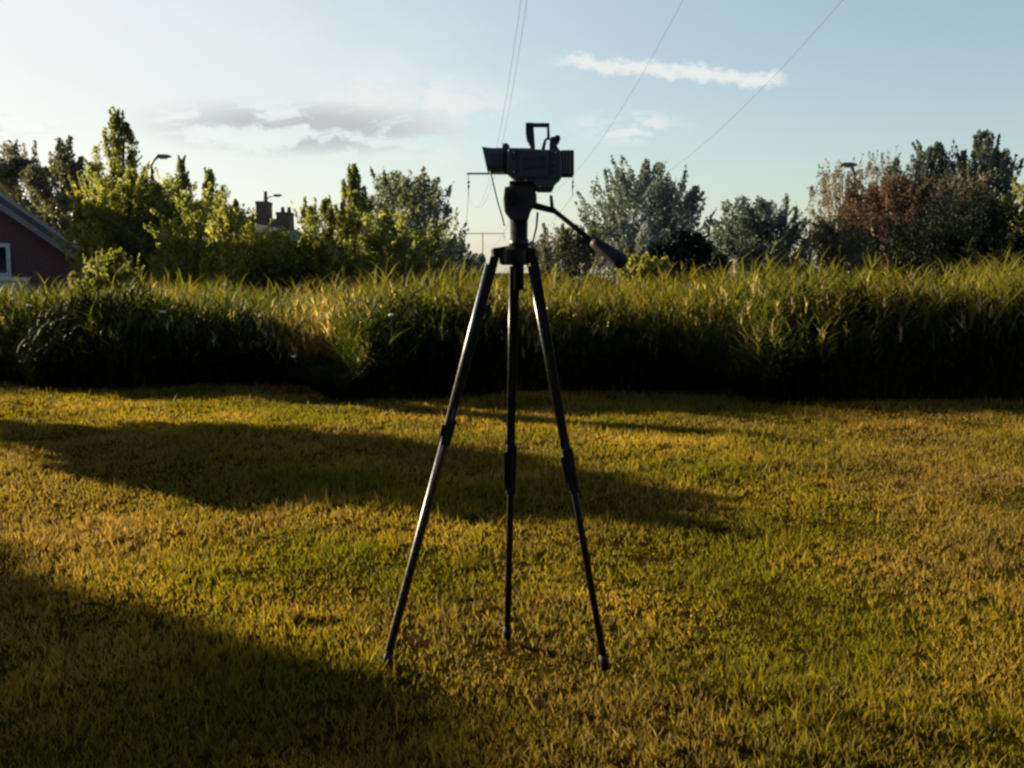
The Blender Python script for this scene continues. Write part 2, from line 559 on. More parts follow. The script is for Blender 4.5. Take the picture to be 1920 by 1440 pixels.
def vnoise(x, y, sc_, seed=0):
    """value noise on numpy arrays, 0..1"""
    r = np.random.default_rng(seed).random((64, 64))
    u, v = x * sc_ + 1000, y * sc_ + 1000
    i, j = np.floor(u).astype(int), np.floor(v).astype(int)
    fu, fv = u - i, v - j
    fu, fv = fu * fu * (3 - 2 * fu), fv * fv * (3 - 2 * fv)
    g = lambda a, b: r[a % 64, b % 64]
    return (g(i, j) * (1 - fu) + g(i + 1, j) * fu) * (1 - fv) + (g(i, j + 1) * (1 - fu) + g(i + 1, j + 1) * fu) * fv


HUMPS = [(100, 150, 584), (235, 150, 548), (440, 120, 582), (770, 120, 566), (900, 170, 544), (1060, 150, 562), (1190, 120, 612), (1510, 100, 552), (1640, 170, 544), (1800, 150, 540), (1950, 160, 528), (2150, 160, 540), (-60, 120, 600)]     # centre, half width and top of each shaded hump, filled with dark weeds, in photo pixels


def hump(u):
    f = np.zeros_like(u)
    for c, hw, tp in HUMPS:
        f = np.maximum(f, np.clip(1 - np.abs((u - c) / hw) ** 2.3, 0, 1) ** 0.5)
    return f


def reed_front(x):
    """where the reed bank begins, as a distance from the camera"""
    u = 960 + F_PX * x / 11.0
    y = 10.55 - 0.10 * x
    # the bank comes forward in steps: each left flank, coloured dry, catches the low sun
    for u0, u1, amp in ((60, 560, 0.7), (585, 1290, 1.1), (1330, 2300, 1.1)):
        on = np.clip((u - u0) / 70, 0, 1)
        y = y - amp * on * on * (3 - 2 * on) * np.clip(1 - (u - u0 - 70) / (u1 - u0 - 70), 0, 1) ** 0.8
    return y + 0.30 * (vnoise(x, x * 0, 1.3, 3) - 0.5)


def make_lawn():
    N = 560000
    # more blades close to the camera
    q = rng.random(N)
    y = 1.9 + (12.6 - 1.9) * q ** 1.35
    x = rng.uniform(-1, 1, N) * (0.60 * y + 1.1)
    gap = vnoise(x, y, 17.0, 15) * 0.6 + vnoise(x, y, 41.0, 16) * 0.4
    keep = (y < reed_front(x) + 0.2) & ((gap > 0.40) | (rng.random(N) < 0.18))
    x, y = x[keep], y[keep]
    tuft = vnoise(x, y, 5.0, 5) * 0.6 + vnoise(x, y, 1.1, 6) * 0.4
    h = (0.013 + 0.034 * tuft ** 1.7) * rng.uniform(0.5, 1.5, len(x)) + 0.0016 * y
    tall = rng.random(len(x)) < 0.02
    h[tall] *= 2.1
    wd = (0.0027 + 0.00072 * y) * rng.uniform(0.7, 1.4, len(x))
    a = rng.uniform(0, 2 * np.pi, len(x))
    ln = np.stack([np.cos(a), np.sin(a)], -1) * rng.uniform(0.05, 0.75, len(x))[:, None]
    base = np.stack([x, y, lumps(x, y) - 0.012], -1)
    tag(blades('grass', base, h, wd, ln, 0.45, M['lawn'], None, 2), 'short dry yellow green grass of the mown field', 'grass', kind='stuff')


make_lawn()


def reed_height(x, y):
    u = 960 + F_PX * x / np.maximum(y, 1)
    top = np.interp(u, [-200, 0, 250, 540, 650, 800, 960, 1100, 1250, 1400, 1550, 1750, 1860, 2100],
                    [0.86, 0.82, 0.90, 0.90, 0.93, 0.97, 0.96, 0.92, 0.94, 1.07, 1.05, 1.00, 1.18, 1.22])
    f = reed_front(x)
    ramp = np.clip((y - f) / 0.5, 0, 1) ** 0.7
    return top * (0.45 + 0.55 * ramp) * (0.76 + 0.28 * vnoise(x, y, 1.8, 9) + 0.34 * vnoise(x, y, 0.7, 19) - 0.04)


def make_reeds():
    allb = {'reeds': ([], [], [], [], []), 'dry_reeds': ([], [], [], [], [])}
    N = 36000
    q = rng.random(N) ** 1.6
    x = rng.uniform(-1, 1, N) * 12.5
    y = reed_front(x) + 0.45 * rng.random(N) * hump(960 + F_PX * x / 11.3) + q * 7.5
    x *= (0.65 * y) / (0.65 * 12.0)
    y = np.maximum(y, reed_front(x) + 0.0)
    h = reed_height(x, y) * rng.uniform(0.62, 1.06, N)
    h[rng.random(N) < 0.04] *= 1.2
    dryf = vnoise(x, y, 0.9, 21) * 0.7 + rng.random(N) * 0.5
    u = 960 + F_PX * x / y
    dryf += 0.26 * np.exp(-((u - 610) / 90) ** 2) + 0.16 * np.exp(-((u - 1200) / 130) ** 2) + 0.10 * np.exp(-((u - 1370) / 80) ** 2)  # extra dry stalks put sunlight into the colour of flanks and gaps
    dry = dryf > 0.80
    ln = rng.normal(0, 0.10, (N, 2))
    base = np.stack([x, y, np.full(N, -0.02)], -1)
    wd = rng.uniform(0.005, 0.013, N)
    for nm, mk, mat in (('reeds', ~dry, 'reed_leaf'), ('dry_reeds', dry, 'dry_reed')):
        B, H, W, L, A = [base[mk]], [h[mk]], [wd[mk]], [ln[mk]], [rng.uniform(0, 6.283, mk.sum())]
        # leaves along each stem
        nl = 7 if nm == 'reeds' else 4
        for k in range(nl):
            n = mk.sum()
            t = rng.uniform(0.25, 0.95, n)
            hb = h[mk]
            b = base[mk] + np.stack([ln[mk][:, 0] * t * hb, ln[mk][:, 1] * t * hb, t * hb], -1)
            a = rng.uniform(0, 6.283, n)
            o = np.stack([np.cos(a), np.sin(a)], -1) * rng.uniform(0.35, 1.3, n)[:, None]
            B.append(b)
            H.append(rng.uniform(0.09, 0.34, n) * (1 if nm == 'reeds' else 0.8))
            W.append(rng.uniform(0.008, 0.024, n) * (1 if nm == 'reeds' else 0.65))
            L.append(o)
            A.append(a + np.pi / 2 + rng.normal(0, 0.5, n))
        cat = np.concatenate
        o = blades(nm, cat(B), cat(H), cat(W), cat(L), 0.7, M[mat], None, 3, cat(A))
        if nm == 'reeds':
            tag(o, 'tall leafy green reeds and weeds banked along the field edge', 'reeds', kind='stuff')
        else:
            tag(o, 'tall dry yellow stalks among the green reeds, massed to colour the sunlit gaps', 'dry reeds', kind='stuff')
    # pale feathery seed heads on part of the stalks
    pick = np.where(rng.random(N) < 0.20 * np.clip(2.2 * vnoise(x, y, 0.8, 77) - 0.3, 0.1, 1.6))[0]
    B, H, W, L = [], [], [], []
    for k in range(6):
        n = len(pick)
        tp = base[pick] + np.stack([ln[pick][:, 0] * h[pick], ln[pick][:, 1] * h[pick], h[pick] * 0.80], -1)
        tp[:, 2] += rng.uniform(-0.06, 0.04, n)
        B.append(tp)
        H.append(rng.uniform(0.06, 0.15, n))
        W.append(rng.uniform(0.010, 0.020, n))
        L.append(rng.normal(0, 0.35, (n, 2)))
    cat = np.concatenate
    tag(blades('seed_heads', cat(B), cat(H), cat(W), cat(L), 0.5, M['seed_head'], None, 2),
        'pale feathery seed heads on top of the reed stalks', 'seed heads', kind='stuff')
    # rough meadow beyond the reeds, hidden by them except from the side
    n = 26000
    x = rng.uniform(-1, 1, n)
    y = 19 + 32 * rng.random(n) ** 1.3
    x *= 0.62 * y + 3
    hh = rng.uniform(0.35, 0.85, n)
    tag(blades('meadow_grass', np.stack([x, y, np.full(n, -0.02)], -1), hh, rng.uniform(0.02, 0.05, n), rng.normal(0, 0.35, (n, 2)), 0.6, M['dry_reed'], None, 2),
        'rough uncut meadow grass behind the reeds', 'meadow grass', kind='stuff')


make_reeds()


def make_weeds():
    """dense nettles and docks, coloured and heaped to stand in for shade on the reed front"""
    N = 15000
    px = rng.uniform(-260, 2250, N)
    d = rng.random(N) ** 0.8 * 1.25
    x0 = (px - 960) / F_PX * 10.2
    Y = reed_front(x0) - 0.12 + d
    x = (px - 960) / F_PX * Y
    top = np.full(N, 0.22)
    for c, hw, tp in HUMPS:
        e = np.clip(1 - np.abs((px - c) / hw) ** 2.3, 0, 1) ** 0.5
        top = np.maximum(top, e * (CAM_H + (510 - tp) / F_PX * Y))
    ramp = np.clip(0.42 + 0.75 * d, 0, 1.0)
    h = top * ramp * rng.uniform(0.55, 1.08, N) * (0.80 + 0.34 * vnoise(x, Y, 1.9, 31))
    h[rng.random(N) < 0.04] *= 1.15
    ln = rng.normal(0, 0.09, (N, 2))
    base = np.stack([x, Y, np.full(N, -0.02)], -1)
    B, H, W, L, A = [base], [h], [rng.uniform(0.007, 0.012, N)], [ln], [rng.uniform(0, 6.283, N)]
    for k in range(9):
        t = rng.uniform(0.12, 1.0, N)
        a = rng.uniform(0, 6.283, N)
        B.append(base + np.stack([ln[:, 0] * t * h, ln[:, 1] * t * h, t * h * 0.97], -1))
        lng = rng.random(N) < 0.4
        H.append(np.where(lng, rng.uniform(0.12, 0.30, N), rng.uniform(0.035, 0.11, N)))
        W.append(np.where(lng, rng.uniform(0.010, 0.020, N), rng.uniform(0.020, 0.040, N)))
        L.append(np.stack([np.cos(a), np.sin(a)], -1) * rng.uniform(0.6, 1.9, N)[:, None])
        A.append(a + np.pi / 2 + rng.normal(0, 0.3, N))
    cat = np.concatenate
    tag(blades('weeds', cat(B), cat(H), cat(W), cat(L), 0.8, M['weed_shade'], None, 3, cat(A)),
        'nettles and weeds mounded in front of the reeds, coloured dark as shade', 'weeds', kind='stuff')


make_weeds()


# ------------------------------------------------------------------ trees
def prof(kind, t):
    t = np.clip(t, 0, 1)
    if kind == 'round':
        return np.sqrt(np.clip(1 - ((t - 0.48) / 0.54) ** 2, 0.02, 1))
    if kind == 'spire':
        return np.clip((1 - t) ** 0.75 * (0.35 + 0.65 * np.clip(t / 0.25, 0, 1)), 0.04, 1)
    if kind == 'column':
        return np.clip(np.minimum(1, (1 - t) * 2.6) ** 0.6 * (0.55 + 0.45 * np.clip(t / 0.3, 0, 1)), 0.05, 1)
    if kind == 'flame':
        return np.clip(np.minimum(1, (1 - t) * 1.9) ** 0.8 * (0.6 + 0.4 * np.clip(t / 0.25, 0, 1)), 0.05, 1)
    if kind == 'dome':
        return np.clip(1 - t ** 5, 0.01, 1) ** 0.25
    if kind == 'mound':
        return np.sqrt(np.clip(1 - (t / 1.02) ** 2.0, 0.02, 1))
    if kind == 'vase':
        return np.clip((0.35 + 0.75 * t) * np.sqrt(np.clip(1 - (t - 0.25) ** 4 * 2.4, 0.03, 1)), 0.05, 1)
    return np.ones_like(t)


def make_tree(name, label, cat, px, py_top, Y, w_px, kind, leaf, n_leaf, size, group=None, bark='bark', low=0.12, clumps=46, csig=0.085, upright=1.4,
              stems=1, seed=None, fill=0.45, z0=0.0, xyz=None, plume=0.26, lobed=1.0, spiky=1.0):
    """one tree or bush: tapered trunk with limbs, crown of separate leaves gathered in uneven clumps"""
    r = np.random.default_rng(abs(hash((px, py_top, Y))) % 2 ** 31 if seed is None else seed)
    if xyz is None:
        top = at(px, py_top, Y)
        b, H, W = Vector((top.x, Y, z0)), top.z - z0, w_px / F_PX * math.hypot(Y, 0) * 1.0
    else:
        b, H, W = Vector(xyz[0]), xyz[1], xyz[2]
    root = tag(empty(name, b), label, cat, group)
    # clump centres
    t = r.random(clumps * 3) ** 0.9
    pr = prof(kind, t) * W / 2
    a = r.uniform(0, 2 * np.pi, clumps * 3)
    ph = r.uniform(0, 6.28, 6)
    lobe = 1 + lobed * (0.24 * np.sin(2 * a + ph[0] + 3 * t) + 0.20 * np.sin(3 * a + ph[1] - 7 * t) + 0.16 * np.sin(11 * t + ph[2] + a))
    rad = pr * np.clip(lobe, 0.35, 1.25) * np.maximum(r.random(clumps * 3) ** fill, 0.1)
    keep = r.random(clumps * 3) < np.clip(pr / (W / 2) + 0.15, 0, 1)
    t, a, rad = t[keep][:clumps], a[keep][:clumps], rad[keep][:clumps]
    cz = H * (low + (1 - low) * t * 0.95)
    C_ = np.stack([b.x + rad * np.cos(a), b.y + rad * np.sin(a), b.z + cz], -1)
    sgm = r.uniform(0.6, 1.35, len(C_))
    # shoots standing out of the outline
    nk = len(C_)
    ns = max(6, int(clumps / 2.2 * spiky))
    ts = r.uniform(0.35, 1.0, ns)
    ps = prof(kind, np.minimum(ts, 0.95)) * W / 2 * r.uniform(0.55, 1.15, ns)
    as_ = r.uniform(0, 2 * np.pi, ns)
    C_ = np.concatenate([C_, np.stack([b.x + ps * np.cos(as_), b.y + ps * np.sin(as_), b.z + H * (low + (1 - low) * ts * 0.97)], -1)])
    sgm = np.concatenate([sgm, r.uniform(0.28, 0.55, ns), [0.7, 0.6]])
    # make sure one clump reaches the top
    C_ = np.concatenate([C_, [[b.x, b.y, b.z + H * 0.93], [b.x + W * 0.03, b.y, b.z + H * 0.86]]])
    # trunk and limbs
    bm = bmesh.new()
    tr = max(0.04, H * 0.016)
    for s in range(stems):
        off = Vector((r.normal(0, W * 0.10), r.normal(0, W * 0.08), 0)) if stems > 1 else Vector((0, 0, 0))
        bend = Vector((r.normal(0, W * 0.05), r.normal(0, W * 0.05), 0))
        pts = [b + off + bend * (q * q) + Vector((0, 0, H * 0.9 * q - (0.05 if q == 0 else 0))) for q in (0, 0.2, 0.45, 0.7, 1)]
        add_tube(bm, pts, [tr * k for k in (1.25, 1.0, 0.72, 0.42, 0.10)], 7)
    for c in C_[: min(len(C_), 60)]:
        c = Vector(c)
        hz = max(0.06 * H, (c.z - b.z) * r.uniform(0.45, 0.75))
        s = b + Vector((0, 0, min(hz, 0.8 * H)))
        m = s.lerp(c, 0.5) + Vector((0, 0, -0.04 * H + r.normal(0, 0.01 * H)))
        add_tube(bm, [s, m, c], [tr * 0.35, tr * 0.22, tr * 0.06], 5, False)
    bm_obj('trunk', bm, M[bark], root, True)
    # leaves: every clump is a plume that runs outwards and up and thins towards its tip
    n = n_leaf
    nc = len(C_)
    wgt = r.uniform(0.35, 1.7, nc) * np.clip(sgm, 0.35, 1.2)
    idx = r.choice(nc, n, p=wgt / wgt.sum())
    rel = C_ - np.array([b.x, b.y, b.z + 0.35 * H])
    rel[:, 2] *= 0.5
    rel /= np.maximum(np.linalg.norm(rel, axis=1), 1e-6)[:, None]
    dirs = rel * 0.75 + np.array([0, 0, 0.30 + 0.40 * upright]) + r.normal(0, 0.30, (nc, 3))
    dirs /= np.linalg.norm(dirs, axis=1)[:, None]
    plen = W * plume * r.uniform(0.5, 1.5, nc)
    plen[nk:nk + ns] *= 1.25
    start = C_ - dirs * (plen * 0.7)[:, None]
    start[:, 2] = np.maximum(start[:, 2], b.z + 0.1)
    tt = r.random(n) ** 0.85
    g = r.normal(0, 1, (n, 3))
    g *= np.minimum(1.0, 1.8 / np.maximum(np.linalg.norm(g, axis=1), 1e-6))[:, None]
    P = start[idx] + dirs[idx] * (plen[idx] * tt)[:, None] + g * (W * csig * 0.85 * sgm[idx] * (1.15 - 0.85 * tt))[:, None]
    P[:, 2] = np.maximum(P[:, 2], b.z + 0.05 + r.random(n) * 0.2)
    P[:, 2] = np.minimum(P[:, 2], b.z + H * (1.0 + 0.04 * np.abs(r.normal(0, 1, n))))
    d = r.normal(0, 1, (n, 3))
    d = d * 0.75 + dirs[idx]
    d /= np.linalg.norm(d, axis=1)[:, None]
    e = np.cross(d, r.normal(0, 1, (n, 3)))
    e /= np.linalg.norm(e, axis=1)[:, None]
    L = size * r.uniform(0.6, 1.5, n)[:, None]
    Wd = L * r.uniform(0.32, 0.6, n)[:, None]
    V = np.stack([P - d * L * 0.5, P + e * Wd * 0.5, P + d * L * 0.5, P - e * Wd * 0.5], 1).reshape(-1, 3)
    Q = np.arange(n * 4).reshape(-1, 4)
    quads_mesh('crown', V, Q, M[leaf], root)
    return root


G_BACK = 'trees and bushes beyond the reeds'
T = make_tree
# left side, from the edge of the picture inwards
T('tree', 'grey olive tree with rounded crown behind the brick house', 'tree', 20, 265, 44, 180, 'round', 'leaf_olive', 13500, 0.176, G_BACK, clumps=44)
T('tree', 'dark olive tree with flat twin top beside the brick house', 'tree', 108, 250, 40, 130, 'column', 'leaf_olive', 15000, 0.152, G_BACK, clumps=67, csig=0.092)
T('tree', 'tallest open tree with spiky top over the left bushes', 'tree', 218, 200, 34, 150, 'flame', 'leaf_green', 16500, 0.112, G_BACK, clumps=94, csig=0.055, upright=2.0)
T('bush', 'broad yellow green bush below the tallest spiky tree', 'bush', 240, 316, 26, 225, 'round', 'leaf_bright', 33000, 0.092, G_BACK, clumps=108, csig=0.059, stems=3)
T('bush', 'slender pointed bush beside the street lamp', 'bush', 338, 290, 32, 85, 'flame', 'leaf_green', 10500, 0.096, G_BACK, clumps=59, csig=0.071, upright=2.2)
T('bush', 'thin twin peaked bush right of the street lamp', 'bush', 392, 314, 31, 90, 'flame', 'leaf_green', 10500, 0.096, G_BACK, clumps=59, csig=0.071, upright=2.2)
T('bush', 'low pointed bush leading down towards the chimneys', 'bush', 440, 372, 30, 70, 'flame', 'leaf_green', 7500, 0.088, G_BACK, clumps=45, csig=0.076, upright=2.0)
T('bush', 'wide green bush under the street lamp', 'bush', 310, 340, 27, 290, 'round', 'leaf_green', 34500, 0.088, G_BACK, clumps=113, csig=0.059, stems=3)
T('bush', 'sunlit yellow green bush in front of the grey roof', 'bush', 405, 388, 24, 250, 'round', 'leaf_bright', 27000, 0.080, G_BACK, clumps=94, csig=0.059, stems=3)
T('bush', 'dark green bush below the two chimneys', 'bush', 520, 438, 26, 210, 'round', 'leaf_green', 22500, 0.080, G_BACK, clumps=75, csig=0.067, stems=3)
T('bush', 'weedy bush with yellow leaves at the foot of the brick house', 'bush', 205, 468, 21, 120, 'round', 'leaf_bright', 10500, 0.068, G_BACK, clumps=59, csig=0.076, stems=4)
# middle group
T('tree', 'slim pointed tree rising above the round crown left of the camcorder', 'tree', 662, 303, 33, 105, 'flame', 'leaf_green', 14250, 0.104, G_BACK, clumps=81, csig=0.063, upright=2.2)
T('tree', 'round grey green tree left of the camcorder', 'tree', 755, 326, 36, 225, 'round', 'leaf_mist', 24000, 0.124, G_BACK, clumps=108, csig=0.052, stems=2, upright=1.8)
T('bush', 'bright upright bush with pale stems under the slim pointed tree', 'bush', 615, 376, 25, 180, 'round', 'leaf_bright', 22500, 0.088, G_BACK, 'pale_bark', clumps=81, csig=0.059, stems=5, upright=2.2)
T('bush', 'green bush in front of the round grey tree', 'bush', 740, 408, 24, 230, 'round', 'leaf_green', 25500, 0.080, G_BACK, 'pale_bark', clumps=86, csig=0.063, stems=4, upright=1.8)
T('bush', 'small dark bush left of the tripod head', 'bush', 852, 442, 38, 75, 'round', 'leaf_blue', 7500, 0.104, G_BACK, clumps=40, csig=0.092)
T('bush', 'low distant dark bush just left of the tripod shoulder', 'bush', 893, 474, 60, 60, 'round', 'leaf_blue', 4500, 0.160, G_BACK, clumps=27, csig=0.101)
# right of the tripod
T('tree', 'feathery grey green tree behind the pan handle', 'tree', 1208, 303, 40, 235, 'round', 'leaf_grey', 40000, 0.132, G_BACK, clumps=135, csig=0.049, stems=3, upright=1.8)
T('bush', 'wide grey bush under the pan handle rod', 'bush', 1062, 428, 36, 170, 'round', 'leaf_olive', 13500, 0.112, G_BACK, clumps=67, csig=0.071)
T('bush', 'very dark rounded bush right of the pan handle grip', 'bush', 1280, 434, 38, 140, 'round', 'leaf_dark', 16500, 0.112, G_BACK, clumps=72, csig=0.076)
T('bush', 'small bright yellow green bush below the pan handle grip', 'bush', 1212, 474, 20, 95, 'vase', 'leaf_bright', 9750, 0.068, G_BACK, clumps=59, csig=0.076, stems=4, upright=1.9)
T('tree', 'rounded bluish tree with pale trunks between the feathery and bare trees', 'tree', 1425, 372, 42, 185, 'round', 'leaf_blue', 22500, 0.136, G_BACK, 'pale_bark', clumps=94, csig=0.063, stems=3)
T('tree', 'half bare pale brown tree beside the right hand lamp post', 'tree', 1575, 300, 46, 140, 'round', 'leaf_pale', 9000, 0.104, G_BACK, 'pale_bark', clumps=89, csig=0.050, stems=3, upright=1.6)
T('tree', 'thin bare topped tree behind the reddish tree', 'tree', 1655, 274, 48, 110, 'round', 'leaf_pale', 5400, 0.096, G_BACK, 'pale_bark', clumps=72, csig=0.050, stems=3, upright=1.8)
T('tree', 'reddish brown bush-like tree with white trunks', 'tree', 1672, 338, 38, 235, 'round', 'leaf_red', 27000, 0.112, G_BACK, 'pale_bark', clumps=86, csig=0.063, stems=3)
T('bush', 'dull brown bush at the foot of the half bare tree', 'bush', 1555, 415, 36, 170, 'round', 'leaf_olive', 14250, 0.104, G_BACK, clumps=72, csig=0.071)
T('tree', 'dark tree with three blunt tops left of the tallest right tree', 'tree', 1745, 262, 44, 170, 'round', 'leaf_slate', 22500, 0.144, G_BACK, clumps=81, csig=0.067)
T('tree', 'tallest dark grey tree near the right picture edge', 'tree', 1848, 240, 43, 150, 'column', 'leaf_slate', 22500, 0.144, G_BACK, clumps=81, csig=0.071)
T('tree', 'brown olive tree filling the gap under the two dark right trees', 'tree', 1790, 325, 39, 240, 'round', 'leaf_brown', 22500, 0.128, G_BACK, clumps=94, csig=0.063)
T('tree', 'green edge tree leaning out of the picture on the right', 'tree', 1965, 320, 34, 170, 'round', 'leaf_green', 18000, 0.112, G_BACK, clumps=81, csig=0.067)
T('bush', 'large bush coloured nearly black for the shade under the right hand trees', 'bush', 1840, 370, 31, 250, 'round', 'leaf_dark', 30000, 0.096, G_BACK, clumps=121, csig=0.067, stems=3)
T('bush', 'bush darkened for shade between white trunks and the nearly black bush', 'bush', 1715, 415, 33, 170, 'round', 'leaf_dark', 18000, 0.096, G_BACK, clumps=81, csig=0.071, stems=3)

# trees standing left of the view: they throw the shadows across the lawn
G_SIDE = 'trees left of the field'


def caster(label, p_tip, q_len, R_, kind, leaf, n, size, **kw):
    """tree whose shadow tip falls at p_tip on the lawn, standing q_len metres up-sun of it"""
    h = math.tan(R(SUN_EL)) * q_len
    d = Vector((to_sun.x, to_sun.y, 0)).normalized()
    b = Vector((p_tip[0], p_tip[1], 0)) + d * q_len
    return T('tree', label, 'tree', 0, 0, 0, 0, kind, leaf, n, size, G_SIDE, xyz=((b.x, b.y, 0), h, R_ * 2), **kw)


caster('bushy tree left of the field throwing the broad middle shadow', (0.52, 5.20), 10.2, 0.92, 'round', 'leaf_green', 18000, 0.13, seed=3, clumps=90, csig=0.10, lobed=0.4, low=0.62, plume=0.2)
tip = ground(1560, 832)
caster('slim young tree at the left end of the reeds', (tip.x, tip.y), 12.0, 0.40, 'spire', 'leaf_green', 6000, 0.10, seed=4, clumps=40, csig=0.12)
caster('large spreading tree left of the field shading the near corner', (-0.86, 0.54), 19.0, 2.88, 'dome', 'leaf_green', 110000, 0.23, seed=5, clumps=420, csig=0.062, low=0.05, lobed=0.0, plume=0.08, spiky=0.0, fill=0.5)


# unseen trees added behind the viewpoint: they keep the open sky off the shaded sides
for k, (x, y, h, wd, lab) in enumerate(((-9.0, -9.0, 8.5, 7.0, 'unseen tree added behind the viewpoint to block sky, nearest the left side trees'), (-2.5, -11.0, 10.0, 7.5, 'tallest unseen tree added directly behind the viewpoint to block sky'),
                                       (4.0, -10.0, 9.0, 7.0, 'unseen tree added behind the viewpoint to block sky, right of the tallest one'), (10.5, -8.5, 8.0, 7.0, 'rightmost unseen tree of the row added behind the viewpoint to block sky'))):
    T('tree', lab, 'tree', 0, 0, 0, 0, 'round', 'leaf_dark', 16000, 0.34, 'unseen trees added to block sky', xyz=((x, y, 0), h, wd), seed=40 + k, clumps=110, csig=0.085, low=0.05)


# ------------------------------------------------------------------ brick house on the left
def make_house():
    Y = 30.0
    rt = tag(empty('brick_house', (at(128, 472, Y).x, Y, 0)), 'dark red brick house gable with pale sloping bargeboard at the left edge', 'house')
    ridge, eave = at(-140, 268, Y), at(150, 482, Y)
    xr, zr, xe, ze = ridge.x, ridge.z, eave.x, eave.z
    xl = xr - (xe - xr)
    D = 7.0
    bm = bmesh.new()
    xw = xe - 0.25
    zw = zr - (zr - ze) * (xw - xr) / (xe - xr)
    add_prism(bm, [(xr - (xw - xr), -0.1), (xw, -0.1), (xw, zw - 0.05), (xr, zr - 0.1), (xr - (xw - xr), zw - 0.05)], Y, Y + D)
    bm_obj('wall', bm, M['brick'], rt)
    bm = bmesh.new()
    th = 0.16
    add_prism(bm, [(xl, ze), (xr, zr), (xe, ze), (xe, ze + th), (xr, zr + th * 1.2), (xl, ze + th)], Y - 0.28, Y + D + 0.3)
    roof = bm_obj('roof', bm, M['roof'], rt)
    bm = bmesh.new()
    for s in (-1, 1):
        xo = xr + s * (xe - xr)
        bw = 0.2
        o = [(xr, zr - 0.02), (xo, ze - 0.02), (xo, ze - 0.02 - bw), (xr, zr - 0.02 - bw)]
        add_prism(bm, o, Y - 0.31 + 0.002 * s, Y - 0.27 + 0.002 * s)
    bm_obj('bargeboard', bm, M['fascia'], roof)
    c0 = at(12, 320, Y)
    bm = bmesh.new()
    cx = at(5, 330, Y + 4).x
    ct = at(5, 302, Y + 4).z
    add_prism(bm, [(cx - 0.45, zr - 2.2), (cx + 0.45, zr - 2.2), (cx + 0.45, ct - 0.25), (cx + 0.52, ct - 0.25), (cx + 0.52, ct), (cx - 0.52, ct), (cx - 0.52, ct - 0.25), (cx - 0.45, ct - 0.25)], Y + 3.6, Y + 4.5)
    bm_obj('chimney', bm, M['chimney'], roof)
    # window with white frame, its right jamb shows
    u_ = at(18, 490, 1.0).x
    dd = (xe - u_ * Y) / (math.cos(R(20)) - u_ * math.sin(R(20)))
    Yw = Y - dd * math.sin(R(20))
    x1, z1, z0 = xe - dd, at(12, 456, Yw).z, at(12, 519, Yw).z
    x0 = x1 - 1.5
    bm = bmesh.new()
    fw = 0.11
    add_prism(bm, [(x0, z0), (x0 + fw, z0), (x0 + fw, z1), (x0, z1)], Y - 0.06, Y + 0.05, 0.008)
    add_prism(bm, [(x1 - fw, z0), (x1, z0), (x1, z1), (x1 - fw, z1)], Y - 0.06, Y + 0.05, 0.008)
    add_prism(bm, [(x0 + fw, z1 - fw), (x1 - fw, z1 - fw), (x1 - fw, z1), (x0 + fw, z1)], Y - 0.057, Y + 0.05, 0.008)
    add_prism(bm, [(x0 + fw, z0), (x1 - fw, z0), (x1 - fw, z0 + fw), (x0 + fw, z0 + fw)], Y - 0.057, Y + 0.05, 0.008)
    win = bm_obj('window', bm, M['white_paint'], rt)
    bm = bmesh.new()
    add_prism(bm, [(x0 + fw, z0 + fw), (x1 - fw, z0 + fw), (x1 - fw, z1 - fw), (x0 + fw, z1 - fw)], Y - 0.02, Y - 0.005)
    bm_obj('pane', bm, M['glass'], win)
    bm = bmesh.new()
    add_prism(bm, [(x0 - 0.1, z0 - 0.08), (x1 + 0.1, z0 - 0.08), (x1 + 0.1, z0), (x0 - 0.1, z0)], Y - 0.12, Y + 0.02, 0.01)
    bm_obj('sill', bm, M['white_paint'], win)
    rt.rotation_euler.z = R(20)
    # pale green garden fence in front
    Yf = 27.0
    a, b2 = at(-120, 520, Yf), at(54, 520, Yf)
    fr = tag(empty('garden_fence', (a.x, Yf, 0)), 'pale green garden fence panel below the brick gable window', 'fence')
    n = 12
    bm = bmesh.new()
    wpl = (b2.x - a.x - 0.1) / n
    for i in range(n):
        add_prism(bm, [(a.x + i * wpl + 0.006, 0.02), (a.x + (i + 1) * wpl - 0.006, 0.02), (a.x + (i + 1) * wpl - 0.006, a.z - 0.1), (a.x + i * wpl + 0.006, a.z - 0.1)], Yf, Yf + 0.025)
    bm_obj('panel', bm, M['pale_green'], fr)
    bm = bmesh.new()
    add_prism(bm, [(a.x, a.z - 0.1), (b2.x, a.z - 0.1), (b2.x, a.z), (a.x, a.z)], Yf - 0.05, Yf + 0.08, 0.01)
    bm_obj('rail', bm, M['white_paint'], fr)
    bm = bmesh.new()
    add_prism(bm, [(b2.x - 0.1, -0.05), (b2.x, -0.05), (b2.x, a.z - 0.1), (b2.x - 0.1, a.z - 0.1)], Yf - 0.04, Yf + 0.06, 0.008)
    bm_obj('post', bm, M['pale_green'], fr)


make_house()


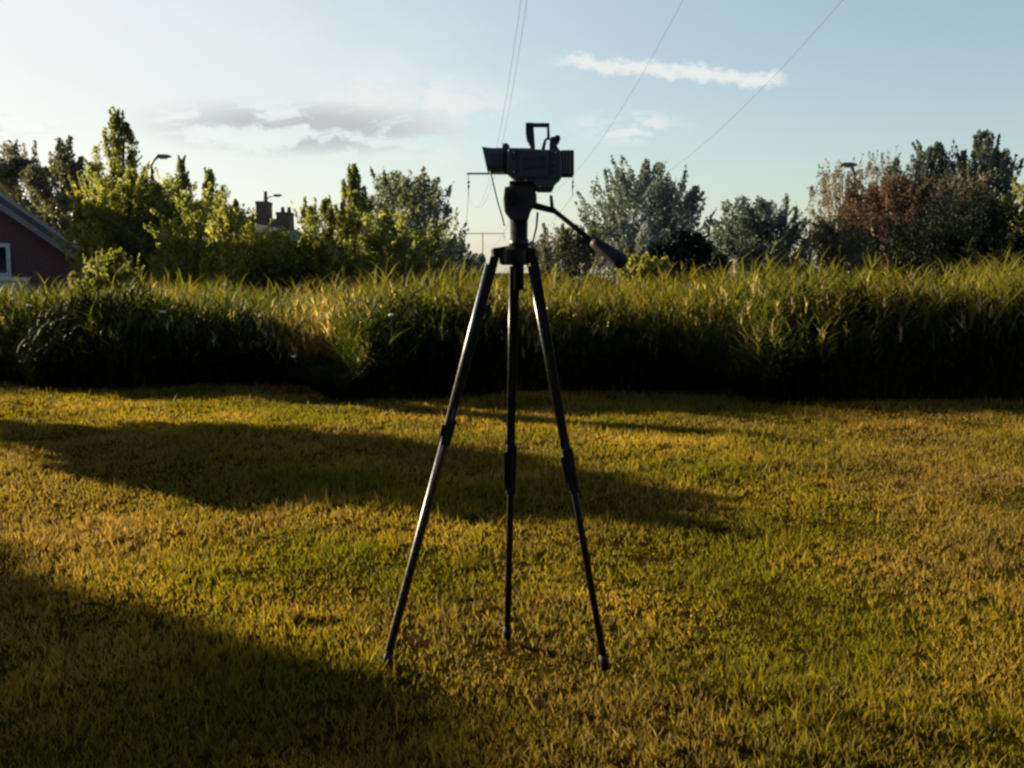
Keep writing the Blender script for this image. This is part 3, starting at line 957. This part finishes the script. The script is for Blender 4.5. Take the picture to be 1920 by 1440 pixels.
def make_far_house():
    Y = 62.0
    a, b = at(438, 408, Y), at(548, 408, Y)
    g = at(575, 455, Y)
    rt = tag(empty('house', ((a.x + b.x) / 2, Y, 0)), 'distant house with grey roof and two tall chimneys above the bushes', 'house')
    zr, ze = a.z, g.z
    D = 4.2
    bm = bmesh.new()
    add_prism(bm, [(a.x - 0.6, -0.1), (b.x + 0.4, -0.1), (b.x + 0.4, ze), (a.x - 0.6, ze)], Y - D + 0.3, Y + D - 0.3)
    bm_obj('wall', bm, M['render_wall'], rt)
    bm = bmesh.new()
    # hipped roof
    zr2 = at(500, 410, Y).z
    vs = [bm.verts.new(p) for p in ((a.x - 1.0, Y - D, ze), (b.x + 0.9, Y - D, ze), (b.x + 0.9, Y + D, ze), (a.x - 1.0, Y + D, ze), (a.x, Y, zr2), (b.x - 0.9, Y, zr2))]
    for f in ((0, 1, 5, 4), (1, 2, 5), (2, 3, 4, 5), (3, 0, 4), (3, 2, 1, 0)):
        bm.faces.new([vs[i] for i in f])
    roof = bm_obj('roof', bm, M['roof'], rt)
    for (l, r_, tp) in ((486, 508, 376), (524, 549, 396)):
        p, q = at(l, tp, Y), at(r_, tp, Y)
        bm = bmesh.new()
        zb = ze + 0.4
        zt = p.z
        mx = (p.x + q.x) / 2
        hw = (q.x - p.x) / 2
        add_prism(bm, [(mx - hw, zb), (mx + hw, zb), (mx + hw * 0.92, zt - 0.3), (mx + hw, zt - 0.28), (mx + hw, zt - 0.1), (mx - hw, zt - 0.1), (mx - hw, zt - 0.28), (mx - hw * 0.92, zt - 0.3)], Y - 0.5 - 0.001 * l, Y + 0.4)
        ch = bm_obj('chimney', bm, M['chimney'], roof)
        bm = bmesh.new()
        for k in ((-0.5, 0.45) if l > 500 else (0.1,)):
            add_tube(bm, [(mx + hw * k, Y, zt - 0.1), (mx + hw * k, Y, zt + (0.25 if l > 500 else 0.55))], [0.13, 0.10], 10)
        bm_obj('chimney_pot', bm, M['chimney'], ch)


make_far_house()


# ------------------------------------------------------------------ street lamps
def make_lamp(label, px, py_top, Y, arm_px, r=0.06):
    top = at(px, py_top, Y)
    s = 1 if arm_px > 0 else -1
    L = abs(arm_px) / F_PX * Y
    rt = tag(empty('street_lamp', (top.x, Y, 0)), label, 'street lamp', 'street lamps beyond the field')
    bm = bmesh.new()
    add_tube(bm, [(top.x, Y, -0.1), (top.x, Y, 1.2), (top.x, Y, 1.25), (top.x, Y, top.z - 0.35)], [r * 1.5, r * 1.5, r, r * 0.8], 10)
    bm_obj('pole', bm, M['lamp_metal'], rt, True)
    bm = bmesh.new()
    add_tube(bm, [(top.x, Y, top.z - 0.36), (top.x + s * L * 0.25, Y, top.z - 0.1), (top.x + s * L * 0.6, Y, top.z + 0.05)], [r * 0.8, r * 0.7, r * 0.6], 8)
    bm_obj('arm', bm, M['lamp_metal'], rt, True)
    bm = bmesh.new()
    c = (top.x + s * L * 0.95, Y, top.z + 0.06)
    add_loft(bm, [((c[0] - s * 0.38, Y, c[2]), 0.07, 0.05, 0), ((c[0] - s * 0.2, Y, c[2] + 0.02), 0.15, 0.09, 0), ((c[0] + s * 0.2, Y, c[2] + 0.02), 0.15, 0.08, 0), ((c[0] + s * 0.36, Y, c[2]), 0.08, 0.04, 0)], 14)
    hd = bm_obj('lamp_head', bm, M['lamp_metal'], rt, True)
    bm = bmesh.new()
    add_loft(bm, [((c[0] - s * 0.16, Y, c[2] - 0.08), 0.08, 0.04, 0), ((c[0] + s * 0.18, Y, c[2] - 0.08), 0.08, 0.035, 0)], 12)
    bm_obj('lamp_lens', bm, M['lens_plastic'], hd, True)


make_lamp('street lamp among the left bushes, its head leaning right', 283, 296, 48, 24, 0.075)
make_lamp('faint distant street lamp rising over the two chimneys', 497, 368, 78, 24, 0.06)
make_lamp('street lamp in front of the half bare pale tree', 1603, 312, 43.5, -14, 0.085)


# ------------------------------------------------------------------ power line
def make_pole(label, cx, py_arm, half_px, Y, drop_px):
    c = at(cx, py_arm, Y)
    half = half_px / F_PX * Y
    rt = tag(empty('power_pole', (c.x, Y, 0)), label, 'power pole', 'poles of the power line')
    bm = bmesh.new()
    add_tube(bm, [(c.x, Y, -0.2), (c.x, Y, c.z + 0.35)], [0.16, 0.11], 9)
    bm_obj('post', bm, M['wood_pole'], rt, True)
    bm = bmesh.new()
    add_prism(bm, [(c.x - half - 0.15, c.z - 0.09), (c.x + half + 0.15, c.z - 0.09), (c.x + half + 0.15, c.z + 0.09), (c.x - half - 0.15, c.z + 0.09)], Y - 0.29, Y - 0.18)
    bm_obj('crossarm', bm, M['wood_pole'], rt)
    ends = []
    dz = drop_px / F_PX * Y
    for s in (-1, 0, 1):
        bm = bmesh.new()
        x = c.x + s * half
        add_tube(bm, [(x, Y - 0.235, c.z - 0.09 - dz * q) for q in (0, 0.3, 0.32, 0.4, 0.42, 0.5, 0.52, 0.6, 0.62, 0.7, 0.72, 1)],
                 [0.035, 0.035, 0.13, 0.13, 0.05, 0.05, 0.13, 0.13, 0.05, 0.05, 0.035, 0.035], 8)
        bm_obj('insulator', bm, M['lamp_metal'], rt, True)
        ends.append(Vector((x, Y - 0.235, c.z - 0.09 - dz)))
    return ends


G_WIRE = 'cables of the power line'
P1 = make_pole('wooden power pole standing behind the camcorder', 976, 326, 96, 98, 38)
P2 = make_pole('far smaller power pole just left of the tripod head', 905, 438, 40, 235, 12)


def wire(label, end, slope, q1, q2, dx=0.0):
    """cable from the pole end towards the viewer and overhead, sagging as a parabola through two sighted directions"""
    xe, Ye, he = end.x, end.y, end.z - CAM_H

    def hit(q):
        d = raydir(*q)
        u, v = d.x / d.y, d.z / d.y
        z = (xe + slope * Ye) / (u + slope)
        return Ye - z, v * z
    (s1, h1), (s2, h2) = hit(q1), hit(q2)
    A = np.array([[s1, s1 * s1], [s2, s2 * s2]])
    b_, c_ = np.linalg.solve(A, np.array([h1 - he, h2 - he]))
    bm = bmesh.new()
    n = 60
    pts = []
    for i in range(n + 1):
        s = (Ye + 12) * i / n
        pts.append(Vector((xe + slope * s + dx * min(1, s / 8), Ye - s, CAM_H + he + b_ * s + c_ * s * s)))
    add_tube(bm, pts, [0.008] * (n + 1), 6)
    o = bm_obj('power_cable', bm, M['wire'], None, True)
    return tag(o, label, 'power cable', G_WIRE)


wire('left cable of the close pair running up beside the camcorder handle', P1[0], 0.085, (974, 20), (934, 265))
wire('second cable of the close pair running up beside the camcorder handle', P1[0], 0.085, (974, 20), (934, 265), 0.26)
wire('middle power cable crossing the white cloud streak', P1[1], 0.10, (1275, 10), (1090, 310))
wire('rightmost power cable running down to the feathery tree', P1[2], 0.10, (1580, 0), (1255, 320))
for i, lab in enumerate(('left cable of the far span between the two poles', 'middle cable of the far span between the two poles', 'right cable of the far span between the two poles')):
    bm = bmesh.new()
    a, b = P1[i], P2[i]
    pts = [a.lerp(b, k / 20) + Vector((0, 0, -3.0 * 4 * (k / 20) * (1 - k / 20))) for k in range(21)]
    add_tube(bm, pts, [0.022] * 21, 5)
    tag(bm_obj('power_cable', bm, M['wire'], None, True), lab, 'power cable', G_WIRE)


# ------------------------------------------------------------------ tripod
YT = 3.03


def pt(px, py, dy=0.0):
    return at(px, py, YT + dy)


def make_tripod():
    lf, rf, mf = ground(724, 1247), ground(1135, 1252), ground(951, 1196)
    rt = tag(empty('tripod', ((lf.x + rf.x) / 2, YT, 0)), 'black and metal camera tripod standing on the grass with legs spread', 'tripod')
    hub = pt(965, 478)
    # legs: hinge point, foot, start of the lower tube (fraction)
    tops = (pt(928, 482, -0.012), pt(1000, 482, -0.012), pt(968, 484, 0.03))
    for (tp, ft, k0, k1, side) in ((tops[0], lf, 0.395, 0.455, -1), (tops[1], rf, 0.465, 0.57, 1), (tops[2], mf, 0.475, 0.60, 0)):
        ft = ft + Vector((0, 0, 0.0))
        L = ft - tp
        P = lambda k: tp + L * k
        off = Vector((0.0125, 0, 0)) if side <= 0 else Vector((0.0125, 0, 0))
        wid = Vector((L.z, 0, -L.x)).normalized()
        if wid.x < 0: wid = -wid
        # upper section: dark channel with a rail; the left one is brightened for its sun glint
        bm = bmesh.new()
        w0, w1 = (0.027, 0.019) if side else (0.024, 0.018)
        add_beam(bm, P(0.0), P(k0), w0, 0.026, w1, 0.022, 0.004)
        leg = bm_obj('leg', bm, M['tripod_black'], rt)
        bm = bmesh.new()
        sd = -1
        add_tube(bm, [P(0.02) + wid * (sd * (w0 / 2 + 0.004)) + Vector((0, -0.006, 0)), P(k0) + wid * (sd * (w1 / 2 + 0.003)) + Vector((0, -0.006, 0))], 0.0050 if side else 0.0042, 10)
        if side == -1:
            add_tube(bm, [P(k1 - 0.02) + wid * -0.0115 + Vector((0, -0.004, 0)), P(0.965) + wid * -0.0105 + Vector((0, -0.004, 0))], 0.0042, 10)  # strip on the lower tube that draws the sun's glint
        bm_obj('rail', bm, M['rail_glint' if side == -1 else 'tripod_tube'], leg, True)
        # lower tube
        bm = bmesh.new()
        add_tube(bm, [P(k0 - 0.03), P(k1), P(0.975)], [0.0115, 0.0112, 0.0105], 14)
        bm_obj('lower_tube', bm, M['tripod_tube'] if side == -1 else M['tripod_black'], leg, True)
        # clamp with its lever
        bm = bmesh.new()
        kc = (k0 + k1) / 2
        add_beam(bm, P(k0 - 0.005), P(k1), 0.034, 0.034, 0.029, 0.030, 0.006)
        cl = bm_obj('leg_clamp', bm, M['rubber'], leg)
        bm = bmesh.new()
        lv = wid * (-0.019) + Vector((0, -0.013, 0))
        add_beam(bm, P(k0 + 0.012) + lv, P(k1 - 0.01) + lv, 0.010, 0.012, 0.006, 0.010, 0.002)
        bm_obj('lever', bm, M['tripod_black'], cl)
        # foot
        bm = bmesh.new()
        add_tube(bm, [P(0.968), P(0.985), P(1.0) + Vector((0, 0, -0.006))], [0.0135, 0.0145, 0.011], 14)
        bm_obj('foot', bm, M['rubber'], leg, True)
    # shoulder (spider) with three hinge lugs
    bm = bmesh.new()
    z = hub.z
    add_tube(bm, [(hub.x, YT, z - 0.030), (hub.x, YT, z - 0.024), (hub.x, YT, z + 0.016), (hub.x, YT, z + 0.024)], [0.038, 0.046, 0.046, 0.034], 24)
    for tp in tops:
        d = Vector((tp.x - hub.x, tp.y - YT, 0))
        add_beam(bm, Vector((hub.x, YT, z + 0.010)) + d * 0.3, Vector((hub.x, YT, z + 0.004)) + d * 1.15, 0.034, 0.038, 0.030, 0.034, 0.005)
    bm_obj('shoulder', bm, M['tripod_black'], rt)
    # centre column
    c0, c1 = pt(973, 468), pt(973, 408)
    bm = bmesh.new()
    add_tube(bm, [(c0.x, YT, c0.z - 0.12), (c0.x, YT, c0.z + 0.005), (c0.x, YT, c0.z + 0.006), (c0.x, YT, c0.z + 0.030), (c0.x, YT, c0.z + 0.031), (c1.x, YT, c1.z)],
             [0.015, 0.015, 0.030, 0.029, 0.026, 0.027], 20)
    bm_obj('centre_column', bm, M['tripod_black'], rt, True)
    # pan head
    q = [pt(*p) for p in ((958, 414), (945, 396), (943, 372), (945, 352), (962, 350), (962, 345), (1004, 345), (1004, 362), (1006, 368), (1006, 384), (996, 394), (990, 414))]
    bm = bmesh.new()
    add_prism(bm, [(p.x, p.z) for p in q], YT - 0.036, YT + 0.036, 0.007, 3)
    head = bm_obj('pan_head', bm, M['cam_dark'], rt)
    # camera plate
    a, b = pt(955, 349), pt(1020, 343)
    bm = bmesh.new()
    add_prism(bm, [(a.x, a.z), (b.x, a.z), (b.x, b.z + 0.003), (a.x, b.z + 0.003)], YT - 0.042, YT + 0.042, 0.003)
    bm_obj('camera_plate', bm, M['tripod_black'], rt)
    # tilt axle knob on the near side and the locking lever
    k = pt(962, 372)
    bm = bmesh.new()
    add_tube(bm, [(k.x, YT - 0.034, k.z), (k.x, YT - 0.056, k.z), (k.x, YT - 0.058, k.z)], [0.021, 0.021, 0.017], 20)
    bm_obj('knob', bm, M['rubber'], head)
    a, b = pt(1003, 383), pt(1042, 397)
    bm = bmesh.new()
    add_beam(bm, pt(1000, 385), pt(1042, 396), 0.020, 0.024, 0.016, 0.02, 0.004)
    add_beam(bm, pt(1036, 397), pt(1033, 366), 0.012, 0.016, 0.009, 0.012, 0.003)
    br = bm_obj('handle_bracket', bm, M['tripod_black'], rt)
    # pan handle
    p0, p1, p2 = pt(1040, 396), pt(1112, 453, -0.05), pt(1168, 492, -0.09)
    bm = bmesh.new()
    add_tube(bm, [p0, p1], [0.0075, 0.0075], 12)
    hd = bm_obj('pan_handle', bm, M['tripod_black'], rt, True)
    bm = bmesh.new()
    v = p2 - p1
    ks = (-0.02, 0.0, 0.12, 0.5, 0.85, 1.0, 1.06, 1.09)
    add_tube(bm, [p1 + v * k for k in ks], [0.009, 0.0145, 0.0175, 0.0205, 0.0230, 0.0225, 0.017, 0.006], 18)
    bm_obj('grip', bm, M['grip'], hd, True)
    # thin strap hanging from the head
    bm = bmesh.new()
    add_beam(bm, pt(1008, 398), pt(1006, 425), 0.007, 0.003, 0.006, 0.003)
    add_beam(bm, pt(1006, 425), pt(998, 458), 0.006, 0.003, 0.005, 0.003)
    bm_obj('strap', bm, M['strap'], rt)


make_tripod()


# ------------------------------------------------------------------ camcorder
def make_camcorder():
    base = pt(980, 345)
    rt = tag(empty('camcorder', (base.x, YT, base.z + 0.004)), 'grey video camcorder with lens hood and top handle mounted on the tripod', 'camcorder')
    px = lambda pts: [(pt(*p).x, pt(*p).z) for p in pts]
    # main body
    bm = bmesh.new()
    add_prism(bm, px([(952, 282), (1000, 283), (1032, 284), (1048, 285), (1052, 300), (1052, 336), (1040, 346), (1036, 359), (1006, 359), (1000, 345), (966, 345), (961, 334), (950, 324)]),
              YT - 0.052, YT + 0.052, 0.008, 3)
    body = bm_obj('body', bm, M['cam_body'], rt)
    # side door panel, proud of the body, with its seam and buttons
    bm = bmesh.new()
    add_prism(bm, px([(975, 292), (1026, 292), (1026, 335), (975, 335)]), YT - 0.056, YT - 0.050, 0.002)
    bm_obj('side_door', bm, M['cam_body'], body)
    for (x, y, r_) in ((1036, 300, 0.004), (1036, 312, 0.004), (1036, 324, 0.0055)):
        bm = bmesh.new()
        c = pt(x, y)
        add_tube(bm, [(c.x, YT - 0.050, c.z), (c.x, YT - 0.0555, c.z)], r_, 14)
        bm_obj('button', bm, M['cam_dark'], body, True)
    # lens barrel and flared hood towards the left
    bm = bmesh.new()
    cz = lambda y: pt(960, y).z
    X = lambda x: pt(x, 300).x
    add_loft(bm, [((X(958), YT, cz(304)), 0.042, 0.034, 0), ((X(942), YT, cz(301.5)), 0.041, 0.033, 0)], 28, 2.4)
    lb = bm_obj('lens_barrel', bm, M['cam_dark'], rt, True)
    bm = bmesh.new()
    h = lambda a, b: (cz(a) - cz(b)) / 2
    add_loft(bm, [((X(944), YT, cz(301)), 0.043, h(280, 323), 0), ((X(930), YT, cz(301)), 0.046, h(279.5, 323), 0), ((X(918), YT, cz(300.5)), 0.051, h(278, 322), -0.12),
                  ((X(909), YT, cz(299)), 0.056, h(276, 320), -0.22), ((X(911), YT, cz(299)), 0.050, h(279, 316), -0.22), ((X(925), YT, cz(300)), 0.038, h(284, 314), 0)], 32, 5.0)
    bm_obj('lens_hood', bm, M['cam_body'], rt)
    bm = bmesh.new()
    c = (X(923), YT, cz(300))
    add_loft(bm, [((c[0], YT, c[2]), 0.024, 0.022, 0), ((c[0] - 0.003, YT, c[2]), 0.020, 0.018, 0), ((c[0] - 0.005, YT, c[2]), 0.010, 0.009, 0)], 24, 2.0)
    bm_obj('lens_glass', bm, M['glass'], lb, True)
    # top ridge with round dial
    bm = bmesh.new()
    add_prism(bm, px([(925, 281), (930, 279), (1000, 280), (1004, 284), (925, 284)]), YT - 0.030, YT + 0.030, 0.0015)
    bm_obj('top_ridge', bm, M['cam_dark'], body)
    bm = bmesh.new()
    c = pt(948, 277)
    add_tube(bm, [(c.x, YT - 0.018, c.z), (c.x, YT - 0.016, c.z), (c.x, YT + 0.016, c.z), (c.x, YT + 0.018, c.z)], [0.010, 0.012, 0.012, 0.010], 18)
    bm_obj('dial', bm, M['cam_dark'], body, True)
    # battery block with ribs at the back
    bm = bmesh.new()
    add_prism(bm, px([(1050, 284), (1075, 284), (1075, 331), (1050, 331)]), YT - 0.040, YT + 0.040, 0.004)
    bat = bm_obj('battery', bm, M['cam_dark'], rt)
    for x in (1055, 1061, 1067):
        bm = bmesh.new()
        add_prism(bm, px([(x - 1.3, 287), (x + 1.3, 287), (x + 1.3, 328), (x - 1.3, 328)]), YT - 0.0425, YT - 0.038, 0.0006)
        bm_obj('rib', bm, M['rib_grey'], bat)
    # carrying handle: thick front post, thin bar, rear post, slanting brace
    bm = bmesh.new()
    add_prism(bm, px([(985, 231), (1000, 231), (1001, 245), (1003.5, 283), (996, 283), (993, 273), (987, 262), (985, 250)]), YT - 0.016, YT + 0.016, 0.002)
    add_prism(bm, px([(1000.3, 231.5), (1030, 231.5), (1030, 238), (1000.3, 238)]), YT - 0.012, YT + 0.012, 0.001)
    add_prism(bm, px([(1025.5, 238.4), (1030, 238.4), (1031, 262), (1025.5, 262)]), YT - 0.0115, YT + 0.0115, 0.001)
    add_prism(bm, px([(1020, 262.5), (1026, 258), (1021, 284), (1013.5, 284)]), YT - 0.0105, YT + 0.0105, 0.001)
    bm_obj('carry_handle', bm, M['cam_dark'], rt)
    # viewfinder with eyecup over the back
    bm = bmesh.new()
    add_prism(bm, px([(1031.5, 259), (1040, 257), (1043, 270), (1045, 278), (1051, 285), (1030, 285), (1030, 270)]), YT - 0.024, YT + 0.024, 0.003)
    vf = bm_obj('viewfinder', bm, M['cam_body'], rt)
    bm = bmesh.new()
    add_prism(bm, px([(1040.5, 255), (1049, 256), (1050.5, 262), (1047, 270), (1041.5, 268)]), YT - 0.028, YT + 0.028, 0.003)
    bm_obj('eyecup', bm, M['rubber'], vf)
    # ring on the lens barrel, seams of the body, screws, hand strap
    bm = bmesh.new()
    add_loft(bm, [((X(953), YT, cz(302.5)), 0.046, 0.037, 0), ((X(951), YT, cz(302.5)), 0.0475, 0.0385, 0), ((X(948), YT, cz(302.3)), 0.0475, 0.0385, 0), ((X(946), YT, cz(302)), 0.046, 0.037, 0)], 32, 2.4)
    bm_obj('focus_ring', bm, M['rubber'], lb, True)
    bm = bmesh.new()
    for o in ([(968, 286), (969.2, 286), (969.2, 343), (968, 343)], [(975, 338), (1034, 338), (1034, 339.2), (975, 339.2)], [(1030, 287), (1031, 287), (1031, 337), (1030, 337)]):
        add_prism(bm, px(o), YT - 0.0528, YT - 0.0505)
    bm_obj('seam', bm, M['rubber'], body)
    for (x, y) in ((963, 290), (963, 326), (1040, 290), (1012, 352), (985, 341)):
        bm = bmesh.new()
        c = pt(x, y)
        add_tube(bm, [(c.x, YT - 0.050, c.z), (c.x, YT - 0.0536, c.z)], 0.0026, 10)
        bm_obj('screw', bm, M['silver'], body, True)
    bm = bmesh.new()
    add_prism(bm, px([(980, 300), (1021, 296), (1022, 315), (981, 322)]), YT - 0.0585, YT - 0.0555, 0.0012)
    bm_obj('hand_strap', bm, M['cam_dark'], body)
    # cord hanging from the hood to the tripod head
    bm = bmesh.new()
    pts = [pt(919, 319, -0.03), pt(925, 345, -0.03), pt(933, 378, -0.03), pt(941, 405, -0.03), pt(946, 424, -0.03)]
    add_tube(bm, pts, [0.0022] * 5, 8)
    bm_obj('cord', bm, M['cord'], rt, True)


make_camcorder()


# ------------------------------------------------------------------ white flowers among the reeds
def make_flower(label, px, py, Y):
    Y = float(reed_front(np.array([(px - 960) / F_PX * 10.2]))[0]) - 0.18
    p = at(px, py, Y)
    rt = tag(empty('white_flower', (p.x, Y, 0)), label, 'flower', 'white flowers in the reeds')
    bm = bmesh.new()
    add_tube(bm, [(p.x + 0.03, Y + 0.02, 0), (p.x + 0.01, Y, p.z * 0.6), (p.x, Y, p.z - 0.01)], [0.003, 0.0025, 0.002], 6)
    bm_obj('stem', bm, M['weed_shade'], rt, True)
    bm = bmesh.new()
    for k in range(9):
        a = k * 2.4
        r_ = 0.008 * math.sqrt(k)
        c = Vector((p.x + r_ * math.cos(a), Y + r_ * math.sin(a), p.z + random.uniform(-0.006, 0.006)))
        add_tube(bm, [c + Vector((0, 0, -0.008)), c, c + Vector((0, 0, 0.006))], [0.004, 0.010, 0.004], 7)
    bm_obj('flower_head', bm, M['petal'], rt, True)


make_flower('single bright white flower above the left dark hollow of the reeds', 305, 584, 10.95)
make_flower('white flower head low in the reeds near the dry gap', 550, 668, 11.1)
make_flower('white flower head near the left picture edge', 54, 572, 11.2)
make_flower('pale flower head over the dark central reed hollow', 733, 590, 11.0)
